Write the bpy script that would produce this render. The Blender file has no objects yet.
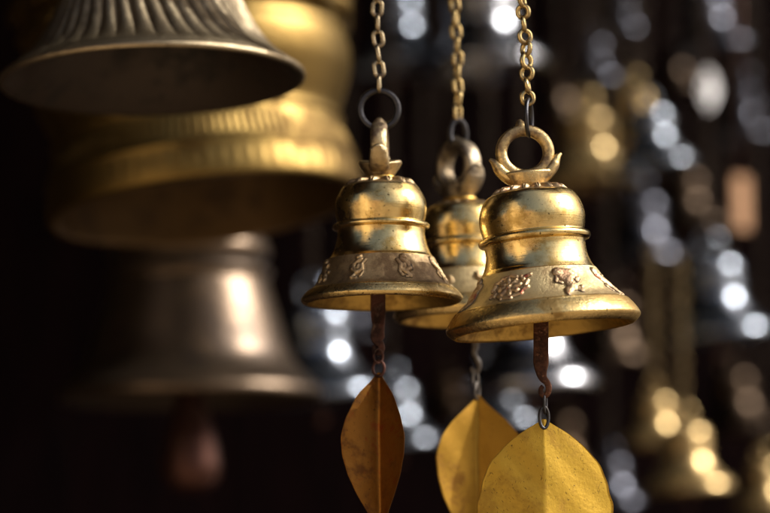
import bpy, math, random
import numpy as np
from mathutils import Matrix, Vector
R = math.radians
random.seed(7); np.random.seed(7)
sc = bpy.context.scene
col = sc.collection

# ------------------------------------------------------------------ camera
CAMZ = 1.60
PITCH = R(7.4)
KPX = 0.000412                      # metres per photo pixel at one metre
cam_d = bpy.data.cameras.new('camera'); cam = bpy.data.objects.new('camera', cam_d); col.objects.link(cam)
cam_d.sensor_width = 36; cam_d.lens = 36 / (770 * KPX)
cam.location = (0, 0, CAMZ); cam.rotation_euler = (R(90) + PITCH, 0, 0)
cam_d.clip_start = 0.05; cam_d.clip_end = 200
cam_d.dof.use_dof = True; cam_d.dof.focus_distance = 0.99
cam_d.dof.aperture_fstop = 6.0
sc.camera = cam

# ------------------------------------------------------------------ sky, sun, exposure
SUN_EL, SUN_AZ = 37.0, 92.0       # azimuth clockwise from +Y (the view direction)
world = bpy.data.worlds.new('World'); sc.world = world; world.use_nodes = True
nt = world.node_tree
sky = nt.nodes.new('ShaderNodeTexSky'); sky.sky_type = 'NISHITA'; sky.sun_disc = False
sky.sun_elevation = R(SUN_EL); sky.sun_rotation = R(SUN_AZ)
sky.air_density = 0.7; sky.dust_density = 8.0
bg = nt.nodes['Background']; bg.inputs['Strength'].default_value = 0.15
nt.links.new(sky.outputs[0], bg.inputs[0])
sun_d = bpy.data.lights.new('sun', 'SUN'); sun_d.energy = 5.0; sun_d.angle = R(0.5); sun_d.color = (1, .97, .93)
sun = bpy.data.objects.new('sun', sun_d); col.objects.link(sun)
sd = Vector((math.sin(R(SUN_AZ)) * math.cos(R(SUN_EL)), math.cos(R(SUN_AZ)) * math.cos(R(SUN_EL)), math.sin(R(SUN_EL))))
sun.rotation_euler = sd.to_track_quat('Z', 'Y').to_euler(); sun.location = sd * 20
sc.view_settings.view_transform = 'Standard'; sc.view_settings.look = 'None'
sc.view_settings.exposure = 0.18; sc.view_settings.gamma = 1
sc.cycles.use_denoising = True
sc.cycles.max_bounces = 10; sc.cycles.glossy_bounces = 6
sc.cycles.sample_clamp_indirect = 6.0

# ------------------------------------------------------------------ helpers
CP, SP = math.cos(PITCH), math.sin(PITCH)
def at(px, py, Y):
    """world point on the vertical plane y = Y seen at a photo pixel"""
    a = (px - 385) * KPX; b = -(py - 256.5) * KPX
    d = Vector((a, CP - b * SP, SP + b * CP))
    return Vector((0, 0, CAMZ)) + d * (Y / d.y)
def px_at(py, Y):
    b = -(py - 256.5) * KPX
    return KPX * Y / (CP - b * SP)

def mesh_np(name, V, F, mats, mi=None, smooth=True):
    V = np.asarray(V, dtype=np.float32); F = np.asarray(F, dtype=np.int32)
    me = bpy.data.meshes.new(name)
    me.vertices.add(len(V)); me.vertices.foreach_set('co', V.ravel())
    k = F.shape[1]
    me.loops.add(F.size); me.loops.foreach_set('vertex_index', F.ravel())
    me.polygons.add(len(F))
    me.polygons.foreach_set('loop_start', np.arange(0, F.size, k, dtype=np.int32))
    me.polygons.foreach_set('loop_total', np.full(len(F), k, dtype=np.int32))
    for m in mats: me.materials.append(m)
    if mi is not None: me.polygons.foreach_set('material_index', np.asarray(mi, dtype=np.int32))
    me.polygons.foreach_set('use_smooth', np.full(len(F), smooth, dtype=bool))
    me.update(); me.validate()
    return me

class Parts:
    """collects quads for ONE mesh"""
    def __init__(s): s.V = []; s.F = []; s.n = 0
    def add(s, V, F):
        V = np.asarray(V, float).reshape(-1, 3); F = np.asarray(F, int)
        s.V.append(V); s.F.append(F + s.n); s.n += len(V)
    def build(s, name, mat, parent=None, space='world', smooth=True):
        V = np.concatenate(s.V); F = np.concatenate(s.F)
        if parent is not None and space == 'world':
            M = np.array(WM(parent).inverted())
            V = V @ M[:3, :3].T + M[:3, 3]
        o = bpy.data.objects.new(name, mesh_np(name, V, F, [mat], None, smooth)); col.objects.link(o)
        o.parent = parent
        return o
def WM(o):
    M = Matrix.LocRotScale(o.location, o.rotation_euler, o.scale)
    return WM(o.parent) @ M if o.parent else M

def tag(o, label=None, cat=None, group=None, kind=None):
    if label: o['label'] = label
    if cat: o['category'] = cat
    if group: o['group'] = group
    if kind: o['kind'] = kind
    return o
def empty(name, loc, rot=(0, 0, 0)):
    o = bpy.data.objects.new(name, None); col.objects.link(o)
    o.empty_display_size = .01; o.location = loc; o.rotation_euler = rot
    return o

def catmull(P, step=1.0, sharp=()):
    """resample a polyline smoothly; P[k] rows of any width; sharp: indices kept as corners"""
    P = np.asarray(P, float); out = []
    n = len(P)
    for i in range(n - 1):
        p1, p2 = P[i], P[i + 1]
        p0 = P[i - 1] if i > 0 and i not in sharp else 2 * p1 - p2
        p3 = P[i + 2] if i + 2 < n and (i + 1) not in sharp else 2 * p2 - p1
        L = np.linalg.norm((p2 - p1)[:3]); m = max(1, int(math.ceil(L / step)))
        for k in range(m):
            t = k / m
            out.append(.5 * ((2 * p1) + (-p0 + p2) * t + (2 * p0 - 5 * p1 + 4 * p2 - p3) * t * t + (-p0 + 3 * p1 - 3 * p2 + p3) * t ** 3))
    out.append(P[-1])
    return np.array(out)

def grid_faces(rows, cols, wrap=True):
    i, j = np.meshgrid(np.arange(rows - 1), np.arange(cols if wrap else cols - 1), indexing='ij')
    a = i * cols + j; b = i * cols + (j + 1) % cols
    return np.stack([a, b, b + cols, a + cols], -1).reshape(-1, 4)

def lathe(prof, nphi, s, hfn=None):
    """prof: rows (r, t) in photo pixels; returns verts (m), faces, row t, row index of each face"""
    prof = np.asarray(prof, float)
    phi = np.linspace(0, 2 * math.pi, nphi, endpoint=False)
    d = np.gradient(prof, axis=0); ln = np.hypot(d[:, 0], d[:, 1]) + 1e-9
    nr, nt_ = -d[:, 1] / ln, d[:, 0] / ln                    # outward normal for a profile running downwards
    h = np.zeros((len(prof), nphi))
    if hfn is not None: h = hfn(prof, phi)
    r = prof[:, 0:1] + nr[:, None] * h; t = prof[:, 1:2] + nt_[:, None] * h
    x = r * np.sin(phi)[None]; y = -r * np.cos(phi)[None]
    V = np.stack([x, y, t + 0 * x], -1).reshape(-1, 3) * s
    return V, grid_faces(len(prof), nphi)

def sweep(pts, ra, rb=None, n=12, up=(0, 0, 1), closed=False, power=2.0, cap=True):
    """tube with elliptical / superelliptical section along pts; ra across, rb along 'up-ish' normal"""
    P = np.asarray(pts, float); m = len(P)
    ra = np.broadcast_to(np.asarray(ra, float), (m,)); rb = ra if rb is None else np.broadcast_to(np.asarray(rb, float), (m,))
    if closed: T = np.roll(P, -1, 0) - np.roll(P, 1, 0)
    else: T = np.gradient(P, axis=0)
    T /= np.linalg.norm(T, axis=1)[:, None] + 1e-12
    U = np.broadcast_to(np.asarray(up, float), (m, 3)) if np.ndim(up) == 1 else np.asarray(up, float)
    A = np.cross(T, U); A /= np.linalg.norm(A, axis=1)[:, None] + 1e-12
    B = np.cross(A, T)
    a = np.linspace(0, 2 * math.pi, n, endpoint=False)
    ca = np.sign(np.cos(a)) * np.abs(np.cos(a)) ** (2 / power); sa = np.sign(np.sin(a)) * np.abs(np.sin(a)) ** (2 / power)
    V = P[:, None] + A[:, None] * (ra[:, None] * ca[None])[..., None] + B[:, None] * (rb[:, None] * sa[None])[..., None]
    V = V.reshape(-1, 3)
    if closed:
        i, j = np.meshgrid(np.arange(m), np.arange(n), indexing='ij')
        a0 = i * n + j; b0 = i * n + (j + 1) % n; c0 = ((i + 1) % m) * n + (j + 1) % n; d0 = ((i + 1) % m) * n + j
        F = np.stack([a0, b0, c0, d0], -1).reshape(-1, 4)
    else:
        F = grid_faces(m, n)
        if cap:
            V = np.concatenate([V, P[:1], P[-1:]]); k = m * n
            e = []
            for j in range(0, n, 2):
                e.append([k, (j + 2) % n, (j + 1) % n, j]); b = (m - 1) * n
                e.append([k + 1, b + j, b + (j + 1) % n, b + (j + 2) % n])
            F = np.concatenate([F, np.array(e)])
    return V, F

def ring_pts(c, rx, rz, ax, az, n=40, power=2.0):
    a = np.linspace(0, 2 * math.pi, n, endpoint=False)
    ca = np.sign(np.cos(a)) * np.abs(np.cos(a)) ** (2 / power); sa = np.sign(np.sin(a)) * np.abs(np.sin(a)) ** (2 / power)
    return np.asarray(c)[None] + rx * ca[:, None] * np.asarray(ax)[None] + rz * sa[:, None] * np.asarray(az)[None]

def box(P, c, h, rot=0):
    c = np.asarray(c, float); h = np.asarray(h, float)
    V = np.array([[x, y, z] for z in (-1, 1) for x, y in ((-1, -1), (1, -1), (1, 1), (-1, 1))], float) * h
    cr, sr = math.cos(rot), math.sin(rot)
    V = np.stack([V[:, 0] * cr - V[:, 1] * sr, V[:, 0] * sr + V[:, 1] * cr, V[:, 2]], -1) + c
    P.add(V, [[0, 3, 2, 1], [4, 5, 6, 7], [0, 1, 5, 4], [1, 2, 6, 5], [2, 3, 7, 6], [3, 0, 4, 7]])

# ------------------------------------------------------------------ materials
def metal(name, c1, c2, r1, r2, metallic=1.0, size=1.0, bump=.15, fine=900, patina=.5, c3=None, spots=0.0, turned=0.0, scratch=0.0, stretch=(1, 1, 1), coat=0.0):
    """two-tone worn metal: c1 clean, c2 tarnished, c3 optional pigment"""
    m = bpy.data.materials.new(name); m.use_nodes = True
    N = m.node_tree.nodes; L = m.node_tree.links; b = N['Principled BSDF']
    tc = N.new('ShaderNodeTexCoord')
    mp = N.new('ShaderNodeMapping'); mp.inputs['Scale'].default_value = stretch
    L.new(tc.outputs['Object'], mp.inputs[0])
    def noise(scale, det=6, rough=.6, dist=0.0, src=None):
        n = N.new('ShaderNodeTexNoise'); n.inputs['Scale'].default_value = scale; n.inputs['Detail'].default_value = det
        n.inputs['Roughness'].default_value = rough; n.inputs['Distortion'].default_value = dist
        L.new((src or mp).outputs[0], n.inputs['Vector']); return n
    def ramp(src, p0, p1, inv=False):
        r = N.new('ShaderNodeMapRange'); r.inputs['From Min'].default_value = p0; r.inputs['From Max'].default_value = p1
        r.interpolation_type = 'SMOOTHSTEP'
        L.new(src.outputs[0], r.inputs['Value'])
        if inv: r.inputs['To Min'].default_value = 1; r.inputs['To Max'].default_value = 0
        return r
    def mix(f, a, bb):
        x = N.new('ShaderNodeMix'); x.data_type = 'RGBA'
        L.new(f.outputs[0], x.inputs['Factor'])
        for s, v in ((6, a), (7, bb)):
            if isinstance(v, tuple): x.inputs[s].default_value = (*v, 1)
            else: L.new(v, x.inputs[s])
        return x.outputs[2]
    big = noise(45 / size, 7, .65, .4); mid = noise(260 / size, 5, .6)
    add = N.new('ShaderNodeMath'); add.operation = 'MULTIPLY_ADD'
    L.new(mid.outputs[0], add.inputs[0]); add.inputs[1].default_value = .45
    L.new(big.outputs[0], add.inputs[2])
    f = ramp(add, .93 - patina * .42, 1.0 - patina * .2)
    base = mix(f, c1, c2)
    if spots > 0:
        sp = noise(700 / size, 2, .5); fs = ramp(sp, .70 - spots * .1, .74 - spots * .1)
        base = mix(fs, base, tuple(x * .25 for x in c2))
    if scratch > 0:
        for rot, sc3 in ((38, 1.0), (-25, 1.3)):
            m3 = N.new('ShaderNodeMapping'); m3.inputs['Rotation'].default_value = (0, R(rot), 0)
            m4 = N.new('ShaderNodeMapping'); m4.inputs['Scale'].default_value = (1, 1, .2)
            L.new(tc.outputs['Object'], m3.inputs[0]); L.new(m3.outputs[0], m4.inputs[0])
            sn = noise(1900 * sc3 / size, 1, .4, 0, m4); fs = ramp(sn, .76 - scratch * .14, .80 - scratch * .12)
            base = mix(fs, base, tuple(x * .5 for x in c2))
    if c3 is not None:
        n3 = noise(160 / size, 4, .7); f3 = ramp(n3, .56, .66)
        base = mix(f3, base, c3)
    L.new(base, b.inputs['Base Color'])
    b.inputs['Metallic'].default_value = metallic
    rr = N.new('ShaderNodeMapRange'); rr.inputs['To Min'].default_value = r1; rr.inputs['To Max'].default_value = r2
    L.new(f.outputs[0], rr.inputs['Value']); L.new(rr.outputs[0], b.inputs['Roughness'])
    fn = noise(fine / size, 6, .7)
    bp = N.new('ShaderNodeBump'); bp.inputs['Strength'].default_value = bump; bp.inputs['Distance'].default_value = .0006 * size
    L.new(fn.outputs[0], bp.inputs['Height']); L.new(bp.outputs[0], b.inputs['Normal'])
    b.inputs['Coat Weight'].default_value = coat; b.inputs['Coat Roughness'].default_value = .075
    if turned > 0:
        m2 = N.new('ShaderNodeMapping'); m2.inputs['Scale'].default_value = (1, 1, 40)
        L.new(tc.outputs['Object'], m2.inputs[0])
        tn = noise(60 / size, 4, .6, 0, m2); b2 = N.new('ShaderNodeBump')
        b2.inputs['Strength'].default_value = turned; b2.inputs['Distance'].default_value = .0003
        L.new(tn.outputs[0], b2.inputs['Height']); L.new(bp.outputs[0], b2.inputs['Normal']); L.new(b2.outputs[0], b.inputs['Normal'])
    return m

brass = metal('polished_brass', (.83, .63, .27), (.40, .265, .08), .17, .34, bump=.12, fine=420, patina=.68, spots=.3, turned=.2)
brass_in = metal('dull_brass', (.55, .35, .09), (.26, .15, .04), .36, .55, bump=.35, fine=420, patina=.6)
brass_cast = metal('cast_brass', (.62, .50, .26), (.30, .22, .11), .36, .52, bump=.6, fine=1100, patina=.6, metallic=.92)
brass_cast_brown = metal('browned_cast_brass', (.40, .29, .15), (.16, .105, .055), .34, .5, bump=.7, fine=1100, patina=.68, metallic=.95)
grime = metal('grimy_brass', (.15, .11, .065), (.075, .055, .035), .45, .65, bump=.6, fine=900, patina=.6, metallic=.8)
brass_relief = metal('worn_relief', (.46, .33, .17), (.20, .13, .07), .28, .45, bump=.6, fine=900, patina=.55, metallic=.95)
brass_red = metal('worn_relief_with_red_powder', (.52, .37, .20), (.22, .14, .08), .28, .45, bump=.6, fine=900, patina=.5, c3=(.30, .08, .05), metallic=.9)
brass_hang = metal('hanger_brass', (.68, .50, .22), (.17, .12, .075), .26, .5, bump=.5, fine=600, patina=.68)
bronze_hang = metal('tarnished_bronze', (.34, .28, .19), (.12, .095, .07), .34, .55, bump=.7, fine=500, patina=.62)
copper_hang = metal('reddish_bronze', (.46, .36, .20), (.13, .09, .06), .30, .55, bump=.9, fine=500, patina=.68)
chain_brass = metal('chain_brass', (.55, .42, .19), (.22, .16, .085), .24, .4, bump=.2, fine=1500, patina=.6)
chain_grey = metal('chain_worn_brass', (.42, .35, .22), (.18, .14, .10), .26, .45, bump=.2, fine=1500, patina=.5)
iron = metal('dark_iron', (.055, .055, .06), (.03, .027, .025), .3, .5, bump=.4, fine=1200, patina=.55)
rust = metal('rusty_iron', (.085, .038, .028), (.03, .016, .014), .36, .6, bump=1.0, fine=600, patina=.6, metallic=.85, c3=(.13, .09, .07))
copper_rust = metal('rusty_copper', (.085, .036, .020), (.04, .02, .014), .28, .55, bump=.9, fine=500, patina=.6, metallic=.9, c3=(.19, .095, .055))
steel = metal('grey_steel', (.10, .09, .08), (.045, .038, .032), .34, .55, bump=.5, fine=800, patina=.6)
brass_lip = metal('worn_rim_brass', (.74, .55, .23), (.33, .215, .075), .26, .44, bump=.45, fine=380, patina=.66, spots=.3, turned=.3)
leaf_gold = metal('hammered_gold_sheet', (.46, .285, .028), (.33, .19, .018), .38, .52, bump=.36, fine=330, patina=.6, metallic=.6, spots=.05, scratch=.42)
leaf_orange = metal('orange_brass_sheet', (.29, .16, .016), (.19, .09, .010), .36, .5, bump=.3, fine=300, patina=.55, metallic=.75, scratch=.3)
leaf_brown = metal('brown_brass_sheet', (.21, .088, .011), (.11, .042, .008), .36, .5, bump=.35, fine=300, patina=.55, metallic=.8, scratch=.3, c3=(.20, .055, .008))
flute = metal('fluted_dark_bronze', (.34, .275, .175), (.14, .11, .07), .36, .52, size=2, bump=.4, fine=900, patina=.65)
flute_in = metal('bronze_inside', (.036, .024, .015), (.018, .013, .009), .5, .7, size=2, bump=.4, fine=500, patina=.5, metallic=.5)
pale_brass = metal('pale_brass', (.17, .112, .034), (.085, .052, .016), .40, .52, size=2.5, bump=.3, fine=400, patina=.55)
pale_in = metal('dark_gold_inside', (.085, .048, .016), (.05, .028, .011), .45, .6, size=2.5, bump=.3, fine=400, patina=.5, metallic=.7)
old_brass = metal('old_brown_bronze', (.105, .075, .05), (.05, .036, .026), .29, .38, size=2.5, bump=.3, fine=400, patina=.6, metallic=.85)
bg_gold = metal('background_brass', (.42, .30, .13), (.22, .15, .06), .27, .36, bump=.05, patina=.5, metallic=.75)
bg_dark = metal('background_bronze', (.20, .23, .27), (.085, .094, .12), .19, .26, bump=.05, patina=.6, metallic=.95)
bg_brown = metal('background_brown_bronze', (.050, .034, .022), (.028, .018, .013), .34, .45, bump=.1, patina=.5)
bg_shaded = metal('background_shaded_bronze', (.085, .09, .11), (.04, .042, .055), .26, .34, bump=.05, patina=.6)  # dimmed copy of the background bronze, weaker light put into its colour
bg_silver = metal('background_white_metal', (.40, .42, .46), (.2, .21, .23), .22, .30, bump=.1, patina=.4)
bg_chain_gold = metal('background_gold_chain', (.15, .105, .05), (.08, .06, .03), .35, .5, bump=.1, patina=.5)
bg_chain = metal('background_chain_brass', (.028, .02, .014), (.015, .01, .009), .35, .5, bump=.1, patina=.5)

def matte(name, c1, c2, scale, rough=.85, kind='noise', bump=.3, wave=None):
    m = bpy.data.materials.new(name); m.use_nodes = True
    N = m.node_tree.nodes; L = m.node_tree.links; b = N['Principled BSDF']
    tc = N.new('ShaderNodeTexCoord')
    if kind == 'brick':
        t = N.new('ShaderNodeTexBrick'); t.inputs['Scale'].default_value = scale
        t.inputs['Color1'].default_value = (*c1, 1); t.inputs['Color2'].default_value = (*c2, 1); t.inputs['Mortar'].default_value = (.35, .3, .25, 1)
        mp = N.new('ShaderNodeMapping'); mp.inputs['Rotation'].default_value = (R(90), 0, 0)
        L.new(tc.outputs['Object'], mp.inputs[0]); L.new(mp.outputs[0], t.inputs['Vector'])
        L.new(t.outputs['Color'], b.inputs['Base Color']); h = t.outputs['Fac']
    else:
        t = N.new('ShaderNodeTexNoise'); t.inputs['Scale'].default_value = scale; t.inputs['Detail'].default_value = 8
        mp = N.new('ShaderNodeMapping'); mp.inputs['Scale'].default_value = wave or (1, 1, 1)
        L.new(tc.outputs['Object'], mp.inputs[0]); L.new(mp.outputs[0], t.inputs['Vector'])
        r = N.new('ShaderNodeMapRange'); r.inputs['From Min'].default_value = .35; r.inputs['From Max'].default_value = .65
        L.new(t.outputs[0], r.inputs['Value'])
        x = N.new('ShaderNodeMix'); x.data_type = 'RGBA'; L.new(r.outputs[0], x.inputs['Factor'])
        x.inputs[6].default_value = (*c1, 1); x.inputs[7].default_value = (*c2, 1)
        L.new(x.outputs[2], b.inputs['Base Color']); h = t.outputs[0]
    b.inputs['Roughness'].default_value = rough; b.inputs['Specular IOR Level'].default_value = .5 if c1[0] > .1 else .04
    bp = N.new('ShaderNodeBump'); bp.inputs['Strength'].default_value = bump; bp.inputs['Distance'].default_value = .01
    L.new(h, bp.inputs['Height']); L.new(bp.outputs[0], b.inputs['Normal'])
    return m
stone = matte('paving_stone', (.27, .21, .14), (.18, .13, .08), 3)
dark_wood = matte('dark_stained_wood', (.010, .004, .0045), (.004, .002, .0025), 6, wave=(8, 8, 1))
dark_matte = matte('near_black_plaster', (.008, .005, .005), (.005, .003, .003), 3)  # near black so the left sides of the bells reflect dark
brick = matte('red_brick', (.33, .14, .07), (.25, .10, .05), 4, kind='brick')
plaster = matte('ochre_plaster', (.55, .45, .31), (.40, .31, .20), 3)
tag_wood = matte('pale_wood', (.40, .22, .11), (.30, .16, .08), 40, wave=(6, 6, 1))

# ------------------------------------------------------------------ the setting; unseen walls, roof and floor added to shape light and reflections
def slab(name, c, h, mat, rot=0):
    P = Parts(); box(P, c, h, rot); o = P.build(name, mat, smooth=False); tag(o, kind='structure'); return o
slab('ground', (0, 0, -.05), (60, 60, .05), stone)
slab('wall_back', (-.7, 3.6, 1.9), (2.9, .1, 1.9), dark_wood)
slab('unseen_wall_left', (-1.35, 2.05, 1.9), (.08, 1.4, 1.9), dark_matte)  # unseen wall, added to darken reflections on the left
slab('reflector_wall_left', (-1.5, -.85, 1.5), (.1, .85, 1.5), plaster)  # unseen sunlit wall, added to give the bells a warm left-hand reflection
slab('unseen_ceiling', (-.85, 2.3, 3.0), (1.85, 1.4, .06), dark_wood)  # unseen roof, sized to hold back sky and let the sun through
slab('sky_block_eave', (-1.55, .55, 3.0), (1.15, .34, .05), dark_wood)  # unseen, added to block blue sky light above the left bells
slab('bounce_block_floor', (-.5, 2.6, .08), (3.0, 1.3, .08), dark_wood)  # unseen dark slab, added to cut ground bounce below the far bells
WR = R(-38); wd = Vector((math.cos(WR), math.sin(WR), 0)); wn = Vector((-math.sin(WR), math.cos(WR), 0)); wc = Vector((-3.6, -4.6, 0))
slab('reflector_wall', wc + Vector((0, 0, 1.7)), (4.6, .2, 1.7), brick, WR)  # unseen wall, added and turned to the sun for warm reflections
P = Parts()
for k, w_ in zip((-4.2, -3.0, -1.5, -.6, 1.1, 2.4, 3.9), (.25, .18, .4, .15, .3, .22, .5)): box(P, wc + wd * k + wn * .28 + Vector((0, 0, 1.6)), (w_, .09, 1.6), WR)
tag(P.build('reflector_piers', plaster, smooth=False), kind='structure')  # unseen pale strips, added for vertical stripes in the brass reflections
P = Parts()
for k, w_ in zip((-2.2, .3, 3.1), (.4, .35, .3)): box(P, wc + wd * k + wn * .22 + Vector((0, 0, 1.15)), (w_, .03, 1.1), WR)
tag(P.build('reflector_gaps', dark_wood, smooth=False), kind='structure')  # unseen dark panels, added to break up the reflected wall

# ------------------------------------------------------------------ relief strokes
def stroke_field(u, v, strokes):
    """u, v arrays in photo px around a motif; strokes (u0,v0,u1,v1,w,h)"""
    out = np.zeros_like(u)
    for (u0, v0, u1, v1, w, h) in strokes:
        du, dv = u1 - u0, v1 - v0; L2 = du * du + dv * dv + 1e-9
        t = np.clip(((u - u0) * du + (v - v0) * dv) / L2, 0, 1)
        d = np.hypot(u - u0 - t * du, v - v0 - t * dv) / (w * 1.22)
        out = np.maximum(out, h * np.sqrt(np.clip(1 - d * d, 0, 1)))
    lump = .55 + .45 * np.sin(u * 1.9 + 1.3 * np.sin(v * .9)) * np.sin(v * 1.7 + np.sin(u * 1.1))
    return out * (.95 + .12 * lump)
FIG_A = [(-5, 9, -5, 9, 4.2, 3.4), (-2, 10, 5, 9, 2.6, 2.4), (5, 9, 9, 6, 2.2, 2.2), (9, 6, 7, 10, 1.8, 1.8), (-4, 5, 1, 1, 3.2, 3.0), (1, 1, 3, -5, 4.2, 3.2),
         (3, -5, 9, -9, 2.4, 2.2), (9, -9, 11, -6, 1.8, 1.8), (3, -6, -3, -9, 2.6, 2.6), (-3, -9, -5, -12, 1.9, 1.9), (-7, 5, -9, 1, 1.8, 1.8), (-9, 1, -5, -1, 1.5, 1.6), (9, 1, 11, 3, 2.1, 1.8), (0, 6, 6, 4, 2.0, 2.0)]
FIG_B = [(0, 12, 0, 12, 3.4, 3.2), (2, 9, -4, 4, 2.6, 2.4), (-4, 4, -5, -2, 2.4, 2.2), (-5, -2, 0, -6, 2.8, 2.8), (0, -6, 5, -3, 2.6, 2.4), (5, -3, 4, 3, 2.4, 2.4),
         (4, 3, 7, 8, 2.0, 2.0), (1, 2, 1, -1, 2.6, 2.6), (0, -6, -4, -12, 2.2, 2.2), (-4, -12, 1, -13, 1.6, 1.6), (-8, 2, -8, -3, 1.4, 1.2), (7, -6, 5, -11, 1.8, 1.8)]
FIG_C = [(0, 0, 0, 0, 3.0, 3.6)]
for k in range(8):
    a0 = k * 2 * math.pi / 8 + .2; ca, sa = math.cos(a0) * 1.25, math.sin(a0) * .95
    FIG_C.append((4.5 * ca, 4.5 * sa, 8.2 * ca, 8.2 * sa, 2.3, 2.9))
for k in range(11):
    a0 = k * 2 * math.pi / 11; b0 = a0 + .42
    FIG_C.append((12.2 * 1.25 * math.cos(a0), 12.2 * .88 * math.sin(a0), 14.4 * 1.25 * math.cos(b0), 13.6 * .88 * math.sin(b0), 1.7, 2.3))
FIG_C += [(-18, -8, -13, -5, 1.8, 2), (13, 9, 18, 11, 1.8, 2)]
FIG_D = [(-6, 11, -6, 11, 3.6, 3.2), (-6, 8, -1, 3, 3.6, 3.0), (-1, 3, 5, -2, 3.8, 3.2), (5, -2, 9, -7, 3.2, 2.8), (9, -7, 13, -11, 2.4, 2.2), (-1, 5, 5, 7, 2, 2.2), (5, 7, 4, 2, 1.8, 2),
         (0, -2, -5, -5, 2.2, 2.2), (-5, -5, -3, -9, 2, 2), (4, -6, 2, -12, 2, 2), (9, -2, 13, -2, 1.8, 1.8)]

def make_relief(motifs, tband, amp=1.0, petals=None, grain=.25):
    """motifs: list (phi_deg, t, strokes, scale)"""
    def f(prof, phi):
        h = np.zeros((len(prof), len(phi))); r, t = prof[:, 0], prof[:, 1]
        k_ = tband[0] * 1.7; dent = DENT[0]                                  # hand-cast: slightly out of true, shallow dents
        h += dent * (np.arange(len(prof)) < prof_outer[0])[:, None] * (.28 * np.sin(2 * phi[None] + k_ + t[:, None] / 40) + .16 * np.sin(5 * phi[None] - t[:, None] / 17 + k_) + .07 * np.sin(11 * phi[None] + t[:, None] / 8) * np.sin(t[:, None] / 11 + k_))
        outer = np.arange(len(prof)) < prof_outer[0]
        rows = np.where(outer & (t > tband[0] - 2) & (t < tband[1] + 4))[0]
        for (ph, tc, st, sc_) in motifs:
            d = (phi - R(ph) + math.pi) % (2 * math.pi) - math.pi
            u = d[None] * r[rows][:, None] / sc_; v = np.broadcast_to(((t[rows] - tc) * 1.1)[:, None] / sc_, u.shape)
            cols = np.where(np.abs(d) < .6)[0]
            h[np.ix_(rows, cols)] = np.maximum(h[np.ix_(rows, cols)], amp * stroke_field(u[:, cols], v[:, cols], st))
        if petals:
            n, t0, t1, hp = petals
            rows = np.where(outer & (t > t0) & (r > 10))[0]
            if len(rows):
                q = (r[rows] - r[rows].min()) / max(1e-6, (r[rows].max() - r[rows].min()))
                ph = phi * n / (2 * math.pi)
                fr = np.abs((ph % 1) - .5) * 2
                w = np.clip(1.05 - q ** 3, 0, 1)
                pet = np.clip(1 - (fr[None] / (w[:, None] + .05)) ** 2, 0, 1) ** .5 * np.clip(q * 5, 0, 1)[:, None] * np.clip((1 - q) * 5, 0, 1)[:, None]
                rid = np.clip(1 - fr[None] * 6, 0, 1) * .35
                h[rows] = hp * (pet * (1 - .0 * q[:, None]) - rid * pet)
        return h
    return f
prof_outer = [0]; DENT = [1]

def bell_body(root, s, prof, inner, motifs=(), tband=(14, 46), mats=None, nphi=1000, petals=None, hfn=None, step=1.0, fine_band=True, sharp=()):
    P = catmull(prof, step, sharp)
    if fine_band:                                           # add rows where the relief is
        out = []
        for a, b in zip(P[:-1], P[1:]):
            out.append(a)
            if tband[0] - 2 < a[1] < tband[1] + 3:
                out.append(a * .5 + b * .5)
        out.append(P[-1]); P = np.array(out)
    prof_outer[0] = len(P)
    I = catmull(inner, 3.0)
    full = np.concatenate([P, I[1:]]) if np.allclose(P[-1], I[0]) else np.concatenate([P, I])
    f = hfn or make_relief(motifs, tband, petals=petals)
    V, F = lathe(full, nphi, s, f)
    rows = np.repeat(np.arange(len(full) - 1), nphi)
    mi = np.zeros(len(F), int); t = full[rows, 1]
    isout = rows < len(P) - 1
    mi[isout & (t > tband[0]) & (t < tband[1])] = 1
    mi[~isout] = 2
    if len(mats) > 4: mi[isout & (t <= tband[0])] = 4
    if petals: mi[isout & (t > petals[1] - .6)] = 3 if len(mats) > 3 else 1
    if motifs and len(mats) > 3:
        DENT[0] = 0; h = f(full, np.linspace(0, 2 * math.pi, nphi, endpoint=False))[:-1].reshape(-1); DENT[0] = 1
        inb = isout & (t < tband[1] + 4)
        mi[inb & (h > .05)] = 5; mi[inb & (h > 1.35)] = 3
    me = mesh_np('bell_body', V, F, mats, mi)
    o = bpy.data.objects.new('bell_body', me); col.objects.link(o); o.parent = root
    return o

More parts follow.
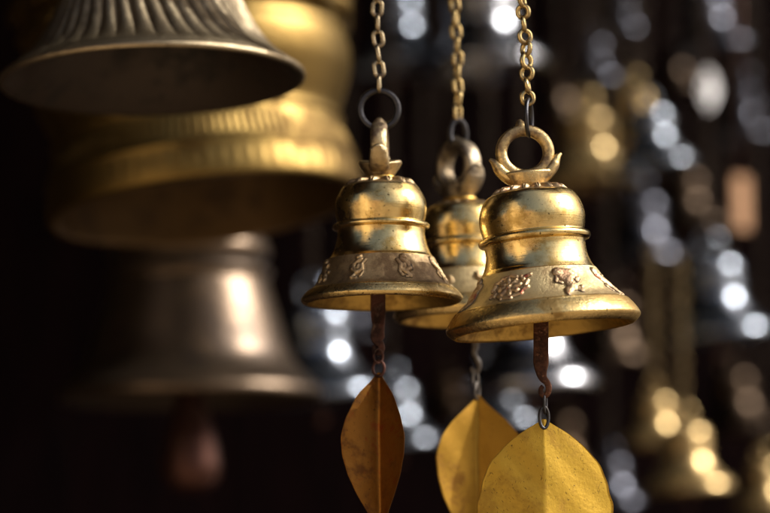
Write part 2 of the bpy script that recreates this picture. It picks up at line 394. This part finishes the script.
# ------------------------------------------------------------------ hanger on top of a bell (local coordinates)
def hanger(root, s, t0, k, spin, mat, flange=False, neck_mat=None, deep=6.5, wide=5.6, blunt=1.0):
    """loop with two upswept horns on a small cup; k scales photo px of the right-hand bell's hanger"""
    cz, sz = math.cos(spin), math.sin(spin)
    def put(V):
        V = np.asarray(V, float) * k
        x = V[:, 0] * cz - V[:, 1] * sz; y = V[:, 0] * sz + V[:, 1] * cz
        return np.stack([x, y, V[:, 2] + t0], -1) * s
    P = Parts()
    # ring with a raised rounded ridge along its outer face
    c = np.array([0, 0, 37.5])
    rp = ring_pts(c, 24, 22.8, (1, 0, 0), (0, 0, 1), 72)
    V, F = sweep(rp, wide, deep, 16, up=(0, 1, 0), closed=True, power=2.6); P.add(put(V), F)
    rp = ring_pts(c, 26.5, 25.5, (1, 0, 0), (0, 0, 1), 72)
    V, F = sweep(rp, 3.0, deep * .6, 10, up=(0, 1, 0), closed=True); P.add(put(V), F)
    # knob at the top
    kp = catmull([(0, 0, 61), (-1, 0, 65), (-2, 0, 69.5), (-2.4, 0, 72)], 1)
    V, F = sweep(kp, np.interp(np.linspace(0, 1, len(kp)), [0, .45, 1], [8.5, 6.5, 1.6]), np.interp(np.linspace(0, 1, len(kp)), [0, .45, 1], [deep, deep * .9, 2.0]), n=12, up=(0, 1, 0)); P.add(put(V), F)
    # foot under the ring
    foot = catmull([(15, 1), (16.5, 3), (20, 8), (26, 16), (23.5, 18.2), (9, 18.5), (.2, 18)], 1, sharp=(3,))[::-1]
    n = 48; a = np.linspace(0, 2 * math.pi, n, endpoint=False)
    fy = np.interp(foot[:, 1], [0, 18], [.95, .62 if not flange else .98])
    x = foot[:, 0:1] * np.cos(a)[None]; y = foot[:, 0:1] * fy[:, None] * np.sin(a)[None]
    z = foot[:, 1:2] + 0 * x
    if flange: z = z + np.clip(foot[:, 1:2] - 12, 0, 6) * .55 * np.cos(2 * a)[None] * -1
    P.add(put(np.stack([x, y, z], -1).reshape(-1, 3)), grid_faces(len(foot), n))
    loop = P.build('hanger_loop', mat, root, 'local')
    # the two horns
    for sg in (-1, 1):
        H = Parts()
        hp = catmull([(sg * 9, 0, 8), (sg * 18, 0, 13), (sg * 25.5, 0, 19.5), (sg * 29.5, 0, 26), (sg * 33, 0, 31), (sg * 36.6, 0, 34)], 1)
        q = np.linspace(0, 1, len(hp))
        V, F = sweep(hp, np.interp(q, [0, .3, .65, .85, 1], [6, 6.6, 5.8, 3.6 * blunt, 1.6 * blunt]), np.interp(q, [0, .3, .65, .85, 1], [deep * 1.3, deep * 1.3, deep * 1.15, deep * .8 * blunt, 2.0 * blunt ** 2]), 14, up=(0, 1, 0), power=2.4)
        H.add(put(V), F)
        kp = ring_pts((sg * 36.6, 0, 41.5), .1, .1, (1, 0, 0), (0, 0, 1), 3)
        H.build('horn', mat, loop, 'local')
    # collar between the foot and the crown
    C = Parts()
    cp = catmull([(12, 3), (16.5, 3), (18.2, 1.5), (18.2, -1), (17, -2.2), (19.5, -3.2), (20.5, -5), (19.5, -7), (12, -8)], .8)
    V, F = lathe(cp, 64, 1.0); C.add(put(V), F); C.build('neck_ring', neck_mat or brass_in, loop, 'local')

# ------------------------------------------------------------------ chain
def link_mesh(name, L, W, w, mat):
    n = 36; a = np.linspace(0, 2 * math.pi, n, endpoint=False)
    hl = (L - W) / 2
    x = (W / 2 - w) * np.cos(a); z = (W / 2 - w) * np.sin(a) + np.where(np.sin(a) > 0, hl, -hl)
    V, F = sweep(np.stack([x, 0 * x, z], -1), w, n=10, up=(0, 1, 0), closed=True)
    return mesh_np(name, V, F, [mat])
def make_chain(pts_px, Y, n, L, W, w, mat, label, a0, da, jitter=6, name='chain'):
    """chain hanging along the photo line pts_px (bottom, top); real links, each its own part"""
    p0 = at(*pts_px[0], Y); p1 = at(*pts_px[1], Y); s = px_at(pts_px[0][1], Y)
    root = empty(name, p1); tag(root, label, 'chain', 'chains holding the bells')
    me = link_mesh('link', L * s, W * s, w * s, mat)
    d = (p1 - p0); up = d.normalized(); lean = math.atan2(up.x, up.z)
    for i in range(n):
        o = bpy.data.objects.new('link', me); col.objects.link(o); o.parent = root
        q = p0 + d * (i / (n - 1)) - p1
        o.location = q + Vector((random.uniform(-.5, .5) * s + .8 * s * math.sin(i * .5), random.uniform(-.4, .4) * s, 0)) * (0 if i == 0 else 1)
        o.rotation_euler = (0, lean, 0)
        o.rotation_euler = (Matrix.Rotation(lean + R(random.uniform(-7, 7)), 3, 'Y') @ Matrix.Rotation(R(a0 + da * i + random.uniform(-jitter, jitter)), 3, 'Z')).to_euler()
    return root

def iron_ring(root, c, rx, rz, w, spin, mat, name='ring', tilt=0):
    ax = (math.cos(R(spin)), math.sin(R(spin)), math.sin(R(tilt))); P = Parts()
    up = np.cross(np.array(ax), (0, 0, 1))
    V, F = sweep(ring_pts(c, rx, rz, ax, (0, 0, 1), 56), w, n=12, up=up, closed=True); P.add(V, F)
    return P.build(name, mat, root)

# ------------------------------------------------------------------ leaf shaped wind catcher
def leaf(root, top, s, outline, length, fold, yaw, mat, name='leaf_plate', curl=0.0, thick=1.2, notch=3.0, lean=0.0, asym=(1, 1)):
    """outline: (s_px, halfwidth_px); fold>0 puts the midrib away from the camera"""
    q = np.array(outline, float); n, m = 150, 25
    sv = np.concatenate([np.linspace(0, 1, n) ** 1.15 * length])
    dense = catmull(q, 1.0); hw = np.interp(sv, dense[:, 0], dense[:, 1]); hw = np.maximum(hw * (1 + .006 * np.sin(sv / 3.1) + .008 * np.sin(sv / 7.3 + 1)), .15)
    u = np.linspace(-1, 1, 2 * m + 1)
    U, S = np.meshgrid(u, sv); Wd = U * hw[:, None] * np.where(U < 0, asym[0], asym[1])
    a = np.abs(Wd); f = R(fold)
    rnd = 1.4
    ay = np.sqrt(a * a + rnd * rnd) - rnd                    # rounded crease
    x = Wd * math.cos(f); y = -ay * math.sin(f) + curl * (a / 40) ** 2 * 3
    y = y + .5 * np.sin(S / 17 + Wd / 13) + .35 * np.sin(S / 9 - Wd / 8) + curl * ((S / length - .5) ** 2) * 14
    vein = .2 * np.exp(-(Wd / .9) ** 2)
    y = y - vein
    layers = []
    for k in (-.5, .5):
        layers.append(np.stack([x, y + k * thick, -S + 0 * x], -1))
    V = np.concatenate([l.reshape(-1, 3) for l in layers])
    cw = 2 * m + 1; F = grid_faces(n, cw, False); N0 = n * cw
    F2 = F[:, ::-1] + N0
    edge = []
    for i in range(n - 1):
        for j in (0, cw - 1):
            a0, b0 = i * cw + j, (i + 1) * cw + j
            edge.append([a0, b0, b0 + N0, a0 + N0])
    for j in range(cw - 1):
        edge.append([j, j + 1, j + 1 + N0, j + N0]); k0 = (n - 1) * cw
        edge.append([k0 + j, k0 + j + 1, k0 + j + 1 + N0, k0 + j + N0])
    F = np.concatenate([F, F2, np.array(edge)])
    M = np.array(Matrix.Rotation(R(lean), 3, 'Y') @ Matrix.Rotation(R(yaw), 3, 'Z'))
    V = (V @ M.T) * s + np.array(top)
    P = Parts(); P.add(V, F)
    return P.build(name, mat, root)

# ------------------------------------------------------------------ the three bells in focus
def strap(root, pts_px, Y, ra, rb, mat, name, spin=0, n=12, power=5):
    pts = [tuple(at(p[0], p[1], Y)) for p in pts_px]
    if len(pts_px[0]) > 2:
        pts = [(x, y + p[2] * KPX, z) for (x, y, z), p in zip(pts, pts_px)]
    c = catmull(pts, .0006); q = np.linspace(0, 1, len(c)); s = px_at(pts_px[0][1], Y)
    A = np.interp(q, *ra) * s; B = np.interp(q, *rb) * s
    up = (math.sin(R(spin)), math.cos(R(spin)), 0)
    V, F = sweep(c, A, B, n, up=up, power=power); P = Parts(); P.add(V, F)
    return P.build(name, mat, root)

P_TOP = [(.3, 143), (14, 143), (24, 142.6), (36, 141), (41, 139), (45.5, 136), (50.5, 128), (53.3, 118), (53.6, 111), (52.2, 102), (51.2, 97.5), (54.6, 96), (56.6, 94), (56.8, 91.5), (55.2, 89.2), (51.2, 88),
         (50.6, 82), (51.4, 73), (54.3, 64), (57.5, 58.5), (58.4, 58), (61.5, 53), (68, 42), (76, 32), (84.5, 25), (86, 24.2), (87.2, 24), (88.4, 22.8), (91.8, 18.6), (95.2, 13.6), (97.2, 9.4), (97.5, 7.6), (96.6, 5.6), (93.5, 2.4), (90.5, .4), (88.5, 0)]
P_IN = [(88.5, 0), (86.3, 1.0), (84, 5), (78, 13), (68, 27), (58, 45), (51, 62), (48, 78), (47, 95), (48, 112), (45, 126), (36, 134), (.3, 137)]
G = 'brass bells hanging in focus'

def build_bell_right():
    Y = .99; s = px_at(331, Y)
    root = empty('hanging_bell', at(544, 331, Y), (R(0), R(-5.6), 0))
    tag(root, 'largest sharp brass bell, open ring hanger with two horns, above the round golden leaf plate', 'bell', G)
    mot = [(-72, 39, FIG_B, 1.15), (-29, 40, FIG_C, 1.08), (19, 40, FIG_A, 1.2), (62, 39, FIG_D, 1.15), (107, 40, FIG_B, 1.1), (152, 40, FIG_C, 1), (197, 40, FIG_A, 1), (242, 40, FIG_D, 1)]
    bell_body(root, s, P_TOP, P_IN, mot, (25, 58), [brass, brass_cast, brass_in, brass_red, brass_lip, grime], 1100, petals=(17, 139.5, 144, 4.2), step=.9, sharp=(10, 15, 19, 20, 25))
    hanger(root, s, 144, 1.0, R(4), brass_hang, wide=6.0)
    # clapper strap, hanging plumb
    st = strap(root, [(541, 270), (541, 310), (541, 345), (541, 362), (541.3, 372), (543, 378), (546.5, 382, -1), (548.6, 387, -1), (547.8, 393, 0), (544.6, 396, 2), (541.2, 393.5, 3), (540.8, 389, 4), (543, 386, 4)], Y - .002,
          ([0, .55, .63, .70, .78, 1], [7.6, 7.6, 7.8, 5.6, 3.4, 2.2]), ([0, .6, .7, .78, 1], [1.6, 1.6, 2.4, 2.4, 1.8]), copper_rust, 'clapper_strap')
    iron_ring(st, at(545.2, 403.5, Y - .0015), 3.4 * s, 9.5 * s, 1.5 * s, 68, iron, 'small_link')
    iron_ring(st, at(544.0, 417.5, Y - .002), 4.8 * s, 10.5 * s, 1.75 * s, 20, iron, 'link')
    leaf(root, at(544, 419, Y), s, [(0, 1.5), (5, 10), (18, 34), (41, 60.5), (69, 74), (94, 78), (125, 68), (155, 38), (176, 12), (190, 1)], 190, -11, 11, leaf_gold, curl=.3, thick=1.3, asym=(.85, .98))
    return root
def build_bell_left():
    Y = 1.022; s = px_at(303, Y)
    root = empty('hanging_bell', at(382, 303.5, Y), (R(0), R(-.8), 0))
    tag(root, 'sharp brass bell on the wide iron ring, above the narrow folded brown leaf plate', 'bell', G)
    prof = [(.3, 122.5), (14, 122.5), (24, 122), (33, 120.4), (37.5, 118), (41, 113), (44.6, 106), (46.2, 98), (45.8, 91), (44.4, 84), (43.8, 80.5), (46.6, 80), (48.6, 78.5), (48.8, 76.5), (47.4, 74.8), (43.8, 74),
            (44, 67), (46.4, 57), (49.8, 48.5), (52.6, 45), (53.4, 44.6), (56.5, 38), (61.5, 27), (67, 18), (72, 14), (73, 13.2), (74.2, 13), (76.6, 10.6), (79.2, 7.4), (80.6, 5), (80.6, 3.6), (79, 1.6), (76.4, .1), (74.5, 0)]
    inn = [(74.5, 0), (73, .8), (69, 5), (60, 16), (52, 32), (45, 48), (41, 62), (40, 80), (41, 96), (37, 108), (28, 115), (.3, 117)]
    mot = [(-70, 30, FIG_D, .95), (-23, 30, FIG_B, .95), (22, 30, [(-a, b, -c, d, e, f) for a, b, c, d, e, f in FIG_B], .92), (66, 30, FIG_D, .95), (111, 30, FIG_A, .9), (156, 30, FIG_B, .9), (201, 30, FIG_A, .9), (246, 30, FIG_B, .9)]
    bell_body(root, s, prof, inn, mot, (14, 44.5), [brass, brass_cast_brown, brass_in, brass_relief, brass_lip, grime], 1000, petals=(13, 118.4, 124, 3.8), step=.8, sharp=(10, 15, 19, 20, 25))
    hanger(root, s, 126, .87, R(87), copper_hang, flange=True, deep=9.5, wide=6.4, blunt=1.3)
    st = strap(root, [(378, 255), (378, 290), (378, 318), (378.5, 324), (377.5, 333), (378, 341), (381, 345, -2), (381.5, 350, -3), (378, 353, -2), (374.5, 350, 0), (374.5, 345, 2)], Y,
          ([0, .5, .62, .72, .8, 1], [7.6, 7.6, 6.0, 7.2, 3.4, 2.2]), ([0, .5, .62, .8, 1], [1.8, 1.8, 3.5, 3.2, 2.0]), rust, 'clapper_strap')
    iron_ring(st, at(378.2, 356, Y - .0015), 4.6 * s, 7.0 * s, 1.35 * s, 12, rust, 'small_link')
    iron_ring(st, at(378.6, 368.5, Y - .001), 5.9 * s, 7.6 * s, 1.5 * s, -15, rust, 'link')
    leaf(root, at(378.6, 372.5, Y), s, [(0, 1.5), (8, 9), (28, 28), (60, 42), (82, 42), (113, 30), (140, 13), (154, 4), (163, 1)], 163, 42, -14, leaf_brown, curl=.4, thick=1.2, lean=-.5)
    return root
def build_bell_middle():
    Y = 1.088; s = px_at(320, Y) ; k = 72 / 97
    root = empty('hanging_bell', at(466, 320, Y), (R(-1), R(-2.6), 0))
    tag(root, 'slightly soft brass bell behind and between the two sharp ones, with a dark twisted hanger', 'bell', G)
    z = lambda t: t * .825
    prof = [(r * k, z(t)) for r, t in P_TOP]; inn = [(r * k, z(t)) for r, t in P_IN]
    mot = [(a, 31, f, .8) for a, f in zip(range(-70, 290, 45), (FIG_B, FIG_A, FIG_D, FIG_B, FIG_A, FIG_D, FIG_B, FIG_A))]
    bell_body(root, s, prof, inn, mot, (20, 48), [brass, brass_cast, brass_in, brass_relief, brass_lip, grime], 720, petals=(14, z(139.5), 144, 2.0), step=1.0, sharp=(10, 15, 19, 20, 25))
    hanger(root, s, 121, .94, R(-54), bronze_hang, deep=10.5, wide=7)
    st = strap(root, [(476, 280), (476, 320), (475.5, 345), (474, 352), (476, 358), (479, 364, -1), (478, 371, -1), (473, 372, 0), (471.5, 367, 2)], Y,
          ([0, .5, .7, .8, 1], [5.0, 5.0, 2.6, 2.6, 1.8]), ([0, .5, .7, 1], [1.6, 1.6, 2.4, 1.8]), steel, 'clapper_strap')
    iron_ring(st, at(475.5, 379, Y), 3.0 * s, 9 * s, 1.3 * s, 30, steel, 'small_link')
    iron_ring(st, at(477.0, 391, Y), 4.4 * s, 8 * s, 1.5 * s, 60, steel, 'link')
    leaf(root, at(478.6, 395, Y), s, [(0, 1.5), (8, 9), (33, 39), (57, 52), (81, 51), (113, 38), (140, 17), (156, 5), (164, 1)], 164, 33, 4, leaf_orange, curl=.3, thick=1.2, lean=.5)
    return root
build_bell_right(); build_bell_left(); build_bell_middle()

# chains and rings that carry them
c1 = make_chain(((379, 84.5), (373.5, -67)), 1.022, 11, 19.6, 13.6, 2.3, chain_grey, 'worn chain ending in the wide iron ring of the left sharp bell', 92, 90)
iron_ring(c1, at(379, 109.5, 1.022), 19.0 * px_at(110, 1.022), 19.0 * px_at(110, 1.022), 3.4 * px_at(110, 1.022), 4, iron)
c2 = make_chain(((457.7, 113), (454, -62)), 1.088, 14, 18.6, 12.5, 2.2, chain_brass, 'brown brass chain holding the middle bell with the dark hanger', 40, 82, 9)
iron_ring(c2, at(458.3, 134.5, 1.088), 8.5 * px_at(133, 1.088), 14.5 * px_at(133, 1.088), 2.9 * px_at(133, 1.088), 20, iron)
c3 = make_chain(((527.5, 98), (520, -61)), .99, 14, 17.6, 16.6, 2.5, chain_brass, 'yellow brass chain with broad links holding the largest sharp bell', 5, 74, 9)
iron_ring(c3, at(529, 117.5, .99), 15 * KPX, 18.5 * KPX, 2.3 * KPX, 76, iron)

# ------------------------------------------------------------------ large bells on the left
def build_fluted():
    Y = 1.13; s = px_at(85, Y)
    root = empty('fluted_bell', at(153, 84, Y), (R(-1.5), R(-2.4), 0))
    tag(root, 'big dark bell with vertical flutes and a wide open mouth, at the top left', 'bell')
    prof = [(60, 160), (72, 128), (84, 98), (93, 76), (103, 56), (116, 36), (130, 22), (139, 16), (144, 12), (145.5, 10), (148, 9.4), (151.5, 7), (153, 3.5), (151.5, .6), (149, 0)]
    inn = [(149, 0), (143, 4), (128, 17), (110, 37), (95, 60), (84, 88), (70, 122), (58, 156)]
    def hf(p, phi):
        r, t = p[:, 0], p[:, 1]; n = 44
        ph = phi[None] * n + (t[:, None] / 62.0) * 6.2 * np.sin(t[:, None] / 90 + .4) * 1.0
        v = np.abs(np.sin(ph / 2))
        a = np.interp(t, [0, 13, 20, 40, 200], [0, 0, 1.6, 3.0, 2.8])
        a = np.where(np.arange(len(p)) < prof_outer[0], a, 0)
        return (v ** .7 - .6) * a[:, None] * 1.5
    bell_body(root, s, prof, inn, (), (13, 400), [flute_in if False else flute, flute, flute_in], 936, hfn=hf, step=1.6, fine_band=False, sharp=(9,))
    P = Parts()                                              # domed top with its loop, above the frame
    V, F = lathe(catmull([(.3, 180), (20, 179), (42, 174), (56, 166), (60, 160), (58, 157), (.3, 165)], 2), 96, s); P.add(V, F)
    P.build('crown', flute, root, 'local')
    P = Parts()
    V, F = sweep(ring_pts((0, 0, 196), 18, 18, (1, 0, 0), (0, 0, 1), 40), 5, n=10, up=(0, 1, 0), closed=True); P.add(V * s, F); P.build('hanger_loop', flute, root, 'local')
def build_pale():
    Y = 1.40; s = px_at(215, Y)
    root = empty('pale_brass_bell', at(206, 212, Y), (R(-3.5), R(-7), 0))
    tag(root, 'huge pale gold bell with moulded bands, blurred behind the dark fluted bell', 'bell')
    prof = [(60, 330), (120, 322), (150, 296), (156, 262), (160, 240), (168, 232), (176, 222), (172, 210), (160, 202), (161, 198), (169, 190), (168, 180), (160, 172), (159, 165), (163, 150), (161, 128), (153, 106), (146, 90), (144, 82), (147, 79),
            (148, 76), (146, 73), (147, 66), (151, 52), (155, 40), (157, 36), (156.5, 32), (157, 26), (158.5, 14), (158.5, 4), (156, .5), (152, 0)]
    inn = [(152, 0), (148, 2), (146, 20), (142, 50), (138, 80), (146, 110), (152, 150), (150, 190), (148, 240), (140, 290), (50, 322)]
    def hf(p, phi):
        r, t = p[:, 0], p[:, 1]
        b = np.zeros((len(p), len(phi))); out = np.arange(len(p)) < prof_outer[0]
        b += (np.sin(phi * 120)[None] * (.45 + .25 * np.sin(phi * 5))[None]) * (((t > 42) & (t < 62)) & out)[:, None]
        b += (np.sin(phi * 74 + .6 * np.sin(phi * 3))[None] * .3 * np.sin((t[:, None] - 8) / 22 * math.pi)) * (((t > 8) & (t < 30)) & out)[:, None]
        sw = np.sin(phi[None] * 14 + 1.2 * np.sin(t[:, None] / 7)) * np.sin(t[:, None] / 9.0)
        b += sw * 3.0 * (((t > 172) & (t < 236)) & out)[:, None]
        return b
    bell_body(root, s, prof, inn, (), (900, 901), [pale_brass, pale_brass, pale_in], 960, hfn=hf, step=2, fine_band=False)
    P = Parts(); V, F = sweep(ring_pts((0, 0, 352), 26, 26, (1, 0, 0), (0, 0, 1), 40), 7, n=10, up=(0, 1, 0), closed=True); P.add(V * s, F); P.build('hanger_loop', pale_brass, root, 'local')
def build_brown():
    Y = 1.66; s = px_at(400, Y)
    root = empty('brown_bronze_bell', at(190, 402, Y), (R(0), R(-1.0), 0))
    tag(root, 'large brown bell with a rounded tongue below it, very blurred at the lower left', 'bell')
    prof = [(.3, 176), (30, 175), (62, 170), (78, 160), (82, 150), (78, 142), (72, 139), (71, 136), (80, 132), (84, 130), (82, 126), (79.5, 121), (80.5, 116), (86, 97), (91.5, 78), (97, 59), (101, 48), (103, 43), (109, 34), (120, 22), (130, 14), (133, 8), (132, 3), (128, 0)]
    inn = [(128, 0), (124, 4), (106, 22), (92, 44), (82, 70), (75, 100), (74, 130), (70, 155), (50, 166), (.3, 168)]
    bell_body(root, s, prof, inn, (), (900, 901), [old_brass, old_brass, flute_in], 200, hfn=lambda p, phi: np.zeros((len(p), len(phi))), step=2.5, fine_band=False)
    P = Parts()
    V, F = lathe(catmull([(.3, 60), (10, 60), (13, 20), (19, -14), (25, -34), (29, -54), (30, -68), (24, -82), (12, -90), (.3, -92)], 2), 48, s); P.add(V, F)
    P.build('clapper', metal('dark_red_iron', (.07, .03, .022), (.04, .02, .015), .4, .6, size=2, metallic=.8), root, 'local')
    P = Parts()
    V, F = sweep(ring_pts((0, 0, 190), 20, 20, (1, 0, 0), (0, 0, 1), 40), 6, n=10, up=(0, 1, 0), closed=True); P.add(V * s, F); P.build('hanger_loop', old_brass, root, 'local')
build_fluted(); build_pale(); build_brown()

# ------------------------------------------------------------------ bells far behind, out of focus
BGP = catmull([(.3, 143), (30, 142), (43, 138), (51, 128), (53.6, 113), (51, 98), (56.6, 94), (55, 89), (50.6, 86), (51.4, 73), (58, 57), (68, 41), (79, 31), (88, 24.5), (94, 17), (97, 9), (95, 2), (88, 0),
               (84, 4), (66, 28), (52, 56), (47, 90), (45, 124), (.3, 134)], 4)
_bgcache = {}
def bg_bell(cx, my, rpx, Y, mat, label, lean=0, chain_dx=0, hr=1.0, tilt=0, leafp=None, chain=True, chain_mat=None, chain_top=None):
    s = px_at(my, Y) * rpx / 97
    root = empty('hanging_bell', at(cx, my, Y), (R(tilt), R(lean), 0))
    tag(root, label, 'bell', 'blurred bells hanging in the dark behind')
    key = (mat.name,)
    if key not in _bgcache:
        V, F = lathe(BGP, 72, .001); b = mesh_np('bell_body', V, F, [mat])
        P = Parts(); V, F = sweep(ring_pts((0, 0, 166), 20, 21, (1, 0, 0), (0, 0, 1), 28), 5.5, n=8, up=(0, 1, 0), closed=True); P.add(V * .001, F)
        V, F = lathe(catmull([(.3, 150), (18, 149), (16, 144), (24, 141), (.3, 140)], 4), 24, .001); P.add(V, F)
        h = mesh_np('hanger_loop', np.concatenate(P.V), np.concatenate(P.F), [mat])
        V, F = lathe(catmull([(.3, 60), (3, 60), (3, 10), (3.4, -12), (8, -20), (9, -27), (5, -34), (.3, -36)], 4), 16, .001); c = mesh_np('clapper', V, F, [rust])
        _bgcache[key] = (b, h, c)
    for nm, me in zip(('bell_body', 'hanger_loop', 'clapper'), _bgcache[key]):
        o = bpy.data.objects.new(nm, me); col.objects.link(o); o.parent = root; k = s / .001
        o.scale = (k, k, k * hr)
    if chain:
        P = Parts(); top = WM(root) @ Vector((0, 0, 187 * s * hr)); L = (17 if chain_top is None else 19) * px_at(my, Y) * .8
        zt = at(cx, -60 if chain_top is None else chain_top, Y).z; n = max(2, int((zt - top.z) / (L * .72)) + 1); ang = random.uniform(0, 90)
        for i in range(n):
            z = top.z + i * L * .72 - .1 * L
            a = R(ang + i * 85); ax = np.array((math.cos(a), math.sin(a), 0))
            V, F = sweep(ring_pts((top.x + chain_dx * KPX * i / n, top.y, z), L * .32, L * .5, ax, (0, 0, 1), 16), L * .1, n=6, up=(-ax[1], ax[0], 0), closed=True); P.add(V, F)
        c = P.build('chain', chain_mat or bg_chain, None)
        if chain_top is not None:
            Q = Parts(); z2 = at(cx, -60, Y).z
            V, F = sweep([(top.x, top.y, zt - L * .3), (top.x, top.y, (zt + z2) / 2), (top.x, top.y, z2)], .9 * px_at(my, Y), n=6, up=(0, 1, 0)); Q.add(V, F); Q.build('cord', dark_wood, c)  # thin dark strand added where the upper chain is lost in shade
        tag(c, 'blurred chain above the ' + label, 'chain', 'blurred chains in the dark behind')
    if leafp:
        sl = px_at(my, Y); ll, lw, lm, yaw = leafp
        leaf(root, WM(root) @ Vector((0, 0, -36 * s)), sl, [(0, 1), (ll * .25, lw * .8), (ll * .5, lw), (ll * .8, lw * .5), (ll, .5)], ll, 20, yaw, lm)
    return root

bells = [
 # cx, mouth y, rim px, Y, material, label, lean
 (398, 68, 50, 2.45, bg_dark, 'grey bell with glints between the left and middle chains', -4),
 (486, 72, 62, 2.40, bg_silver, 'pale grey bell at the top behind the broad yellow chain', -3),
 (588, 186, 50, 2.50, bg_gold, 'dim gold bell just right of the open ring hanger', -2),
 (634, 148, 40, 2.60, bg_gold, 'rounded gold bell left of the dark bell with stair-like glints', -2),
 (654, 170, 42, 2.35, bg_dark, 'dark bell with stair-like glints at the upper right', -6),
 (592, 84, 30, 2.60, bg_shaded, 'small dark bell with one round glint near the top', 0),
 (712, 54, 42, 2.70, bg_shaded, 'bluish dark bell in the upper right corner', -8),
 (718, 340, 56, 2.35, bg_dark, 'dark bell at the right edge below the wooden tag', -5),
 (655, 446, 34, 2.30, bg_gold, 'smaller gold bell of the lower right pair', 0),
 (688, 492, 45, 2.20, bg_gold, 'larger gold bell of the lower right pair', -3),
 (612, 506, 32, 2.45, bg_shaded, 'dim bell right beside the round golden leaf plate', -2),
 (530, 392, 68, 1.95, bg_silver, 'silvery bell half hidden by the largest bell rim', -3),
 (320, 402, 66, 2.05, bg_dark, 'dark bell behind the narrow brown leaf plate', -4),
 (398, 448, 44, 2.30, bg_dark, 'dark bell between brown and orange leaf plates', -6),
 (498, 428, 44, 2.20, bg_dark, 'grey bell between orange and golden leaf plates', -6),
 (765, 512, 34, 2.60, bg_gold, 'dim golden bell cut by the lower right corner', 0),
 (640, 262, 44, 2.90, bg_shaded, 'barely lit bell right of the largest bell shoulder', 0),
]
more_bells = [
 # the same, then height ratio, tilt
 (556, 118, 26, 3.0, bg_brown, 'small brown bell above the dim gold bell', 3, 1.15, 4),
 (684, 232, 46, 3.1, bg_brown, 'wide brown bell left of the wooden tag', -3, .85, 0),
 (742, 140, 30, 3.0, bg_shaded, 'narrow dark bell above the wooden tag', 4, 1.25, -3),
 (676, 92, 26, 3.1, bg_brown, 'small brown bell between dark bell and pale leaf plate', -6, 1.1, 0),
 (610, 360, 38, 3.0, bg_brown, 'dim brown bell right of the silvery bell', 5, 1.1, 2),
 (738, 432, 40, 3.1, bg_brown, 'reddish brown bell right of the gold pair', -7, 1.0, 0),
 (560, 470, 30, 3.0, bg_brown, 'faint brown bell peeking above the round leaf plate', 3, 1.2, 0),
 (418, 318, 34, 2.8, bg_shaded, 'faint dark bell below the left sharp bell rim', 5, 1.1, 3),
 (352, 340, 30, 2.6, bg_shaded, 'small dark bell left of the rusty clapper strap', -5, 1.2, 0),
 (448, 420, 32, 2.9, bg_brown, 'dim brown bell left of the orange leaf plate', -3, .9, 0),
 (620, 34, 24, 2.9, bg_shaded, 'little dark bell at the top between two thin chains', 3, 1.2, 0),
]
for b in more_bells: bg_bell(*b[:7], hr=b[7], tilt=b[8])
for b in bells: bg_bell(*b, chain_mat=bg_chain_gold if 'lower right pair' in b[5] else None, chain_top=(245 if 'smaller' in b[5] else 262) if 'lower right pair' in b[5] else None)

# pale leaf plate in place of a glint, and wooden tag, hanging on their own cords
def cord_to_top(root, px, py, Y, w=1.2):
    P = Parts(); a = at(px, py, Y); b = at(px, -60, Y); b.y = a.y; b.x = a.x
    V, F = sweep([tuple(a), tuple(a.lerp(b, .5)), tuple(b)], w * px_at(py, Y), n=6, up=(0, 1, 0)); P.add(V, F)
    return P.build('cord', rust, root)
r_ = empty('leaf_plate', at(707, 66, 2.5)); tag(r_, 'pale leaf plate standing in for a bright glint at the upper right', 'leaf plate')
leaf(r_, at(707, 68, 2.5), px_at(68, 2.5), [(0, 1), (8, 9), (20, 13), (32, 9), (42, 1)], 42, 8, 38, metal('glint_sheet', (.75, .76, .78), (.5, .5, .52), .4, .5, metallic=.2), name='plate')  # whitish colour carries the brightness of a sky reflection
cord_to_top(r_, 707, 70, 2.5)
r_ = empty('wooden_tag', at(741, 166, 2.4)); tag(r_, 'tan wooden tag hanging at the right side', 'tag')
P = Parts(); c_ = at(741, 203, 2.4); sp_ = px_at(203, 2.4); box(P, c_, (10 * sp_, 2 * sp_, 27 * sp_), R(35)); P.build('board', tag_wood, r_, smooth=False)
cord_to_top(r_, 741, 178, 2.4)

# ------------------------------------------------------------------ rails above the frame that everything hangs from
def rail(Y, py, x0, x1, label):
    z = at(385, py, Y).z; P = Parts()
    V, F = sweep([(x0, Y, z), ((x0 + x1) / 2, Y, z), (x1, Y, z)], .006, n=12, up=(0, 0, 1)); P.add(V, F)
    o = P.build('hanging_rail', rust); tag(o, kind='structure'); return o
for Y, py in ((.99, -68), (1.022, -74), (1.088, -68)): rail(Y, py, -.2, .3, '')
